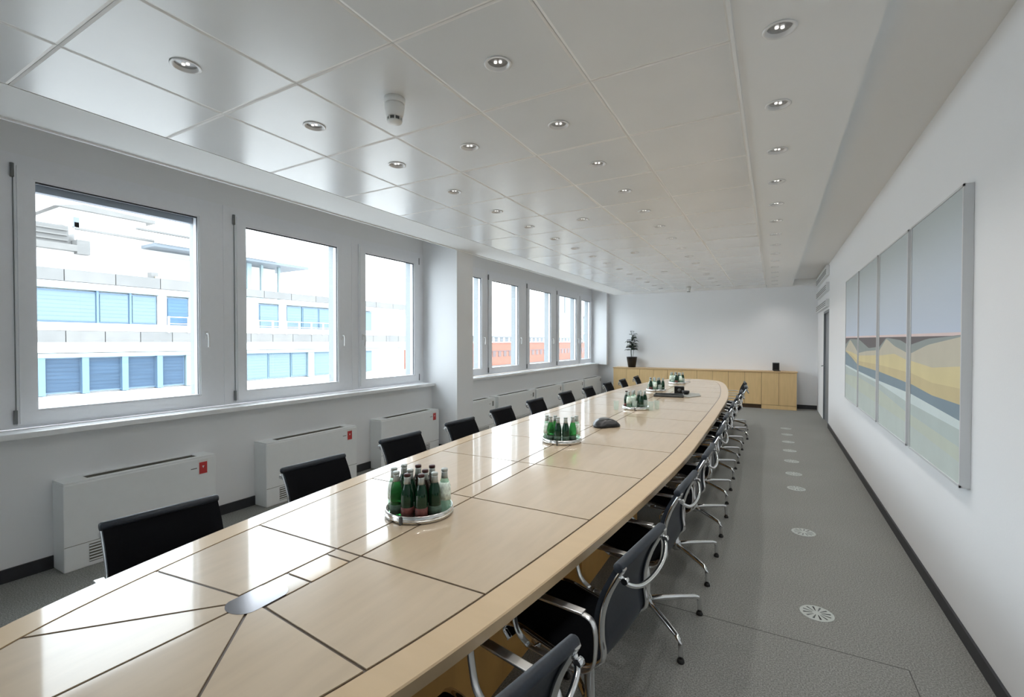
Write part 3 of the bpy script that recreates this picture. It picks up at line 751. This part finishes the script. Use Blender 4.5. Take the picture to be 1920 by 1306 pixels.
for i in (2, 3, 4):
    it = []
    for q in range(9):
        a = q * 2 * math.pi / 9 + .3; kind = ['pale', 'darkg', 'glass', 'darkg', 'glass', 'pale', 'dark', 'glass', 'pale'][(q + i) % 9]
        it.append((kind, .108 * math.cos(a), .108 * math.sin(a), ''))
    it += [('darkg', 0.03, 0, ''), ('pale', -.035, .01, '')]
    seen = {}
    it2 = []
    for kind, a, b_, _ in it: it2.append((kind, a, b_, ['right', 'front right', 'front right of centre', 'front left of centre', 'front left', 'left rear', 'rear left', 'rear centre', 'rear right', 'centre right', 'centre left'][len(it2)]))
    ring(i, it2)
# tumblers beside tray three
for j, (x, y) in enumerate(((-1.21, 5.38), (-1.57, 5.24), (-1.17, 5.50))):
    put('glass', x, y, .7401, 'clear drinking glass on the table %s the third tray' % ('right of', 'left of', 'far right of')[j], 'glass', 'glasses beside the third tray')

# conference phone
t = empty('conference_phone', (-1.355, 4.16, .7402), R(20), label='black domed conference phone in the middle of the table', cat='phone')
k = MB(); n = 48; prof = [(.2, 0), (1, 0), (1.03, .012), (.98, .024), (.80, .048), (.55, .064), (.30, .072), (.001, .074)]
for f_, z_ in prof:
    for i in range(n):
        a = 2 * math.pi * i / n; rad = (.118 + .020 * math.cos(3 * a)) * f_; k.v.append((rad * math.cos(a), rad * math.sin(a), z_))
for j in range(len(prof) - 1):
    for i in range(n): a = j * n + i; c = j * n + (i + 1) % n; k.face([a, c, c + n, a + n], M['black'], True)
k.build('shell', t)
k = MB(); k.lathe([(.055, .0655), (.045, .074), (.02, .079), (.001, .080)], M['darkgrey'], 24); k.build('speaker_dome', t)
k = MB(); 
for i in range(3):
    for j in range(4): a = R(120 * 0 + 60); k.bbox((.03 + i * .014, -.03 + j * .014, .066), (.040 + i * .014, -.02 + j * .014, .074 - i * .003), M['hinge'], .001)
k.build('keypad', t)
# equipment tray with a black box, small bowl and a grey mat
t = empty('equipment_tray', (-1.30, 6.90, .7402), R(8), label='flat black rectangular tray left of the small black box', cat='tray')
boxo('tray_plate', (-.20, -.13, 0), (.20, .13, .012), M['black'], t, bev=.003)
k = MB()
for a, b_ in (((-.2, -.13, .012), (.2, -.118, .03)), ((-.2, .118, .012), (.2, .13, .03)), ((-.2, -.118, .012), (-.188, .118, .03)), ((.188, -.118, .012), (.2, .118, .03))): k.box(a, b_, M['darkgrey'])
k.build('tray_rim', t)
t = empty('projector_box', (-1.23, 7.32, .7402), R(10), label='small black box shaped device on the table beyond the tray', cat='device')
boxo('case', (-.07, -.07, 0), (.07, .07, .11), M['black'], t, bev=.006); k = MB(); k.lathe([(.001, -.076), (.022, -.076), (.024, -.07)], M['darkgrey'], 16, (0, 0, .06), axis='y'); k.build('lens', t)
k = MB(); k.lathe([(.001, 0), (.03, 0), (.052, .03), (.054, .06), (.050, .06), (.045, .03), (.001, .008)], M['black'], 24, (-1.12, 7.20, .7402)); tag(k.build('bowl'), 'small round black bowl right of the black box', 'bowl')
k = MB(); k.prism([(-1.18, 6.93), (-1.02, 6.86), (-.90, 7.12), (-.96, 7.42), (-1.12, 7.46)], .7402, .747, M['paper']); k.v = [(x, y, z) for x, y, z in k.v]
tag(k.build('desk_mat'), 'grey folded papers lying right of the black bowl', 'papers')

# ------------------------------------------------------------------ plant and dark box on the sideboard
t = empty('potted_plant', (-3.24, 12.20, .8505), label='tall slim houseplant in a black pot on the sideboard', cat='plant')
k = MB(); k.lathe([(.001, 0), (.095, 0), (.135, .26), (.14, .27), (.128, .27), (.12, .24), (.001, .24)], M['pot'], 28); k.build('pot', t)
k = MB(); k.lathe([(.122, .238), (.001, .25)], M['soil'], 20); k.build('soil', t)
st = MB(); lf = []
for q in range(3):
    a0 = q * 2.1; top = .95 - .16 * q
    stem = spline([(.02 * math.cos(a0), .02 * math.sin(a0), .24), (.04 * math.cos(a0), .03 * math.sin(a0), .45), (.02 * math.cos(a0 + 1), .03, .7 * top + .1), (-.04 + .03 * q, .0, top)], 5)
    st.tube(stem, .006, M['leaf'], 6)
    for j in range(5, len(stem)):
        for h in range(3 if j < len(stem) - 3 else 1): lf.append((stem[j], random.uniform(0, 6.28), random.uniform(.11, .22) * (1.1 - .45 * j / len(stem))))
st.build('stem', t)
for p, a, L in lf:
    k = MB(); d = Vector((math.cos(a), math.sin(a), 0)); s_ = Vector((-d.y, d.x, 0)); dr = random.uniform(-.2, .9)
    w = L * .26
    pts = [p, p + d * L * .35 + Vector((0, 0, L * .35 * dr)), p + d * L * .7 + Vector((0, 0, L * .45 * dr)), p + d * L + Vector((0, 0, L * (.3 * dr - .15)))]
    vs = [pts[0]]
    for q_, ww in ((pts[1], w), (pts[2], w * .8)): vs += [q_ - s_ * ww, q_ + Vector((0, 0, -w * .3)), q_ + s_ * ww]
    vs.append(pts[3])
    k.add(vs, [(0, 1, 2), (0, 2, 3), (1, 4, 5, 2), (2, 5, 6, 3), (4, 7, 5), (5, 7, 6)], M['leaf'], True); k.build('leaf', t, fix=False)
t = empty('desk_speaker', (.05, 12.2, .8505), label='small dark grey box speaker on the right of the sideboard', cat='speaker')
boxo('case', (-.07, -.06, .012), (.07, .06, .19), M['darkgrey'], t, bev=.008); boxo('foot', (-.05, -.05, 0), (.09, .05, .012), M['black'], t, bev=.002)
boxo('grille', (-.058, -.066, .03), (.058, -.06, .175), M['black'], t, bev=.002)

# ------------------------------------------------------------------ smoke detectors
def detector(x, y, label):
    t = empty('smoke_detector', (x, y, ZC), label=label, cat='smoke detector', group='smoke detectors on the ceiling')
    k = MB(); k.lathe([(.001, -.030), (.050, -.030), (.054, -.02), (.054, .0)], M['white'], 28); k.build('base', t)
    k = MB(); k.lathe([(.050, -.030), (.051, -.045), (.044, -.085), (.038, -.098)], M['white'], 28); k.build('body', t, fix=False)
    k = MB(); k.lathe([(.034, -.096), (.033, -.115)], M['darkgrey'], 28); k.build('sensor_mesh', t, fix=False)
    for i in range(8):
        a = R(45 * i); k = MB(); k.box((-.002, -.003, -.118), (.002, .003, -.095), M['white']); o = k.build('rib', t); o.location = (.037 * math.cos(a), .037 * math.sin(a), 0); o.rotation_euler.z = a
    k = MB(); k.lathe([(.038, -.115), (.036, -.122), (.022, -.127), (.001, -.128)], M['white'], 28); k.build('nose', t, fix=False)
detector(-1.72, 1.823, 'white smoke detector hanging near the first downlights')
detector(-1.72, 11.38, 'white smoke detector far off near the end wall')

# ------------------------------------------------------------------ floor outlets
def outlet():
    t = empty('floor_outlet')
    k = MB(); k.lathe([(.001, .0015), (.078, .0015), (.082, .0005), (.084, 0)], M['outlet'], 36); k.build('cover', t, fix=False)
    for i in range(12):
        a = R(30 * i + 8); k = MB()
        c, s_ = math.cos(a), math.sin(a); c2, s2 = math.cos(a + .16), math.sin(a + .16)
        k.add([(.022 * c, .022 * s_, .0022), (.068 * c, .068 * s_, .0022), (.068 * c2, .068 * s2, .0022), (.022 * c2, .022 * s2, .0022)], [(0, 1, 2, 3)], M['black' if i % 3 == 0 else 'darkgrey']); k.build('slot', t, fix=False)
    return t
po = outlet()
for i, y in enumerate((3.09, 4.36, 5.63, 6.24, 6.89, 7.54, 8.19, 8.84, 9.44)):
    o = po if i == 0 else copy_tree(po)
    o.location = (.222 - .003 * i, y, .0008); o.rotation_euler.z = i * .7
    tag(o, 'round grey slotted floor outlet in the aisle carpet, %s from the camera' % ORD[i], 'floor outlet', 'floor outlets along the aisle')

# ------------------------------------------------------------------ outside
structure(boxo('ground', (-160, -60, -12.2), (-5.5, 260, -12), M['ground']))
B = empty('office_building', (-20, 0, -12), label='white office building across the street with blue shuttered window bands', cat='building')
def bp(name, a, b, m, bev=0):    # box in world coordinates -> building local
    return boxo(name, (a[0] + 20, a[1], a[2] + 12), (b[0] + 20, b[1], b[2] + 12), m, B, bev)
BY0, BY1 = -14, 22.2
bp('wall', (-27, BY0, -12), (-20.25, BY1, 3.45), M['facade'])
bp('wall', (-20.35, BY0, -12), (-20, BY1, -.22), M['facade'])          # below the lower windows
bp('wall', (-20.35, BY0, 1.16), (-20, BY1, 1.50), M['facade'])         # above lower windows
bp('wall', (-20.35, BY0, 1.88), (-20.02, BY1, 2.14), M['facade'])
bp('fascia', (-20.3, BY0, 1.0), (-19.95, BY1, 1.14), M['fasc'])
bp('fascia', (-20.3, BY0, 3.24), (-19.97, BY1, 3.46), M['fasc'])
y = 2.0; i = 0
while y < BY1 - .1:                                                  # stone course below upper windows
    y2 = min(y + 1.02, BY1); bp('stone_panel', (-20.1, y + .012, 1.50), (-19.93, y2 - .012, 1.87), M['stone'] if i % 3 else M['stone2']); y = y2; i += 1
y = 2.0; i = 0
while y < BY1 - .1:                                                  # parapet course
    y2 = min(y + 1.35, BY1); bp('parapet_panel', (-20.1, y + .012, 3.48), (-19.9, y2 - .012, 3.86 if y < 11 else 3.80), M['stone'] if i % 2 else M['stone2']); y = y2; i += 1
def bwin(y0, y1, z0, z1, m, bar=None):
    f = bp('window', (-20.30, y0, z0), (-20.12, y1, z1), M['blueframe'])
    k = MB(); k.box((-.10 - .02, y0 + .05, z0 + 12 + .05), (-.09, y1 - .05, z1 + 12 - .05), m)
    n = max(3, int((z1 - z0) / .14))
    for q in range(n): z = z0 + 12 + .08 + (z1 - z0 - .16) * q / n; k.box((-.095, y0 + .06, z), (-.083, y1 - .06, z + .012), m)
    k.build('blind', f)
low = [(4.4, 5.43, 'bluedark'), (5.59, 6.51, 'bluedark'), (6.66, 7.6, 'bluedark'), (7.75, 8.66, 'bluedark'), (8.83, 9.63, 'bluedark'), (10.9, 11.9, 'bluemid'), (11.95, 13.06, 'bluelite'), (13.08, 14.2, 'bluelite'), (14.24, 15.11, 'bluelite'), (15.48, 16.55, 'bluelite'), (16.7, 18, 'bluelite'), (18.1, 19.4, 'bluelite')]
for a, b_, m in low: bwin(a, b_, -.16, 1.0, M[m])
for p in (5.51, 6.585, 7.675, 8.745): bp('mullion', (-20.2, p - .09, -.2), (-19.98, p + .09, 1.0), M['blueframe'])
for p0, p1 in ((9.65, 10.85), (15.12, 15.46)): bp('pier', (-20.2, p0, -.2), (-20.0, p1, 1.0), M['fasc'])
up = [(4.2, 5.3, 'bluelite'), (5.34, 6.94, 'bluelite'), (6.97, 7.86, 'bluelite'), (7.9, 8.70, 'bluelite'), (9.02, 9.78, 'bluemid'), (12.67, 13.62, 'bluelite'), (14.0, 14.83, 'bluelite'), (14.87, 15.78, 'bluelite'), (15.8, 16.8, 'bluelite'), (16.9, 18, 'bluelite'), (18.1, 19.4, 'bluelite')]
for a, b_, m in up: bwin(a, b_, 2.15 if b_ < 8.8 else 1.9, 3.2, M[m])
for p0, p1 in ((8.74, 9.0), (9.8, 12.6), (13.64, 13.97)): bp('pier', (-20.2, p0, 1.88), (-20.03, p1, 3.24), M['facade'])
for p in (6.95, 7.88, 5.32): bp('mullion', (-20.2, p - .03, 2.14), (-20.06, p + .03, 3.24), M['blueframe'])
for y0_, y1_ in ((9.0, 10.4), (12.5, 16.9)):                         # terrace railing
    k = MB(); y = y0_
    k.tube([(.12, y0_, 14.45), (.12, y1_, 14.45)], .018, M['facade'], 6); k.tube([(.12, y0_, 14.2), (.12, y1_, 14.2)], .012, M['facade'], 6)
    while y <= y1_ + .01: k.box((.10, y - .03, 13.86), (.14, y + .03, 14.47), M['facade']); y += .68
    k.build('railing', B)
# set-back storey and roof structures
bp('setback_wall', (-34, BY0, 3.3), (-24, 13.6, 5.3), M['facade'])
bp('terrace_ledge', (-24.3, BY0, 5.04), (-23.7, 7.6, 5.28), M['stone']); bp('ledge_end', (-24.3, 7.6, 4.95), (-23.7, 8.0, 5.5), M['stone2'])
bp('machine_screen', (-26, 5.0, 5.28), (-24.2, 7.5, 6.05), M['stone2'])
for z in (5.45, 5.65, 5.85): bp('screen_slat', (-24.2, 5.0, z), (-24.12, 7.45, z + .05), M['stone'])
bp('roof_house', (-34, 7.75, 5.2), (-24.4, 14.4, 6.3), M['facade'])
bp('roof_house_band', (-24.4, 7.75, 6.0), (-24.3, 12.2, 6.08), M['stone'])
bp('roof_house_band', (-24.4, 9.8, 6.42), (-24.2, 12.6, 6.5), M['stone'])
bp('tower', (-34, 7.6, 6.3), (-25.4, 10.6, 7.35), M['facade'])
k = MB(); k.add([(-5.2, 7.4, 19.0), (-5.2, 10.9, 19.0), (-5.2, 10.9, 19.15), (-5.2, 8.3, 19.25), (-14, 7.4, 19.0), (-14, 10.9, 19.0), (-14, 10.9, 19.15), (-14, 8.3, 19.25)],
      [(0, 1, 2, 3), (4, 7, 6, 5), (0, 4, 5, 1), (1, 5, 6, 2), (2, 6, 7, 3), (3, 7, 4, 0)], M['stone']); k.build('tower_roof', B)
bp('chimney', (-24.6, 7.72, 6.1), (-24.4, 7.9, 6.5), M['greymetal'])
bp('canopy', (-27, 10.0, 5.62), (-23.2, 17.6, 5.76), M['greymetal']); bp('canopy_fascia', (-23.2, 10.0, 5.76), (-23.1, 15.6, 6.0), M['facade'])
for yy in (14.6, 15.3, 16.3): bp('canopy_post', (-24.1, yy - .12 + (.06 if yy > 15 else 0), 3.3), (-23.95, yy + .12 - (.06 if yy > 15 else 0), 5.62), M['fasc'])
bp('glazing', (-25, 13.4, 3.3), (-24.8, 16.6, 5.6), M['facade'])
bp('terrace_awning', (-20.3, 8.6, 3.86), (-19.95, 10.0, 3.93), M['tan']); bp('terrace_planter', (-20.3, 8.5, 3.86), (-20.0, 8.72, 4.08), M['stone2'])
# lower white building
t = empty('low_white_building', (-30, 27, -12), label='plain white low building between the office block and the red house', cat='building')
boxo('wall', (-8, 0, 0), (0, 5.7, 13.45), M['facade'], t); boxo('parapet', (-8, -.05, 13.45), (.06, 5.75, 13.7), M['stone'], t)
boxo('roof_shed', (-6, 1.5, 13.7), (-2, 3.6, 14.4), M['facade'], t)
for a in (1.6, 2.9): boxo('vent_pipe', (-1.2, a, 13.7), (-1.05, a + .15, 14.2), M['stone2'], t)
t = empty('distant_white_building', (-90, 60, -12), label='hazy white building far behind the low one', cat='building')
boxo('wall', (-10, 0, 0), (0, 36, 14.2), M['facade'], t); boxo('roof', (-10.2, -.2, 14.2), (.2, 36.2, 14.6), M['stone'], t)
# long terracotta building
t = empty('terracotta_building', (-34, 38, -12), label='long terracotta building with two rows of small windows', cat='building')
boxo('wall', (-9, 0, 0), (0, 62, 13.37), M['orange'], t); boxo('cornice', (-9, -.1, 13.37), (.15, 62.1, 13.5), M['facade'], t)
boxo('attic', (-8, 0, 13.5), (-.6, 52, 14.1), M['facade'], t); boxo('attic_roof', (-8.2, -.1, 14.1), (-.3, 52.1, 14.3), M['wingrey'], t)
boxo('lower_wall', (-.1, 0, 0), (.05, 62, 9.9), M['tan'], t); boxo('ledge', (-.1, 0, 9.9), (.2, 62, 10.2), M['stone2'], t)
boxo('window_ledge', (0, 0, 12.14), (.08, 62, 12.24), M['winred'], t)
for q in range(40):
    y = .6 + q * 1.5
    boxo('window', (-.05, y, 11.38), (.04, y + .8, 12.14), M['winred'], t)
    if y < 50: boxo('attic_window', (-.65, y, 13.5), (-.55, y + .85, 14.1), M['wingrey'], t)
t = empty('pale_tower', (-44.4, 101, -12), label='tall pale tower with a sand coloured doorway section', cat='building')
boxo('wall', (-2.4, 0, 0), (0, 9.4, 34), M['tower'], t); boxo('pilaster', (-1, 9.4, 0), (.3, 13.5, 34), M['fasc'], t); boxo('bay', (-.2, .6, 12), (.1, 4.2, 16.6), M['tan'], t); boxo('slot_window', (0, 4.2, 20.5), (.06, 5.0, 26), M['wingrey'], t)
t = empty('glass_building', (-46, 122, -12), label='grey-blue glazed building seen through the last window', cat='building')
boxo('wall', (-8, 0, 0), (0, 26, 34), M['facade'], t); boxo('glass_band', (0, .5, 16), (.1, 25, 20), M['bluelite'], t); boxo('glass_band', (0, .5, 13.5), (.1, 25, 15.6), M['bluemid'], t); boxo('floor_edge', (0, 0, 20), (.3, 26, 20.5), M['stone2'], t); boxo('brick_base', (0, 0, 0), (.15, 26, 13.4), M['orange'], t)
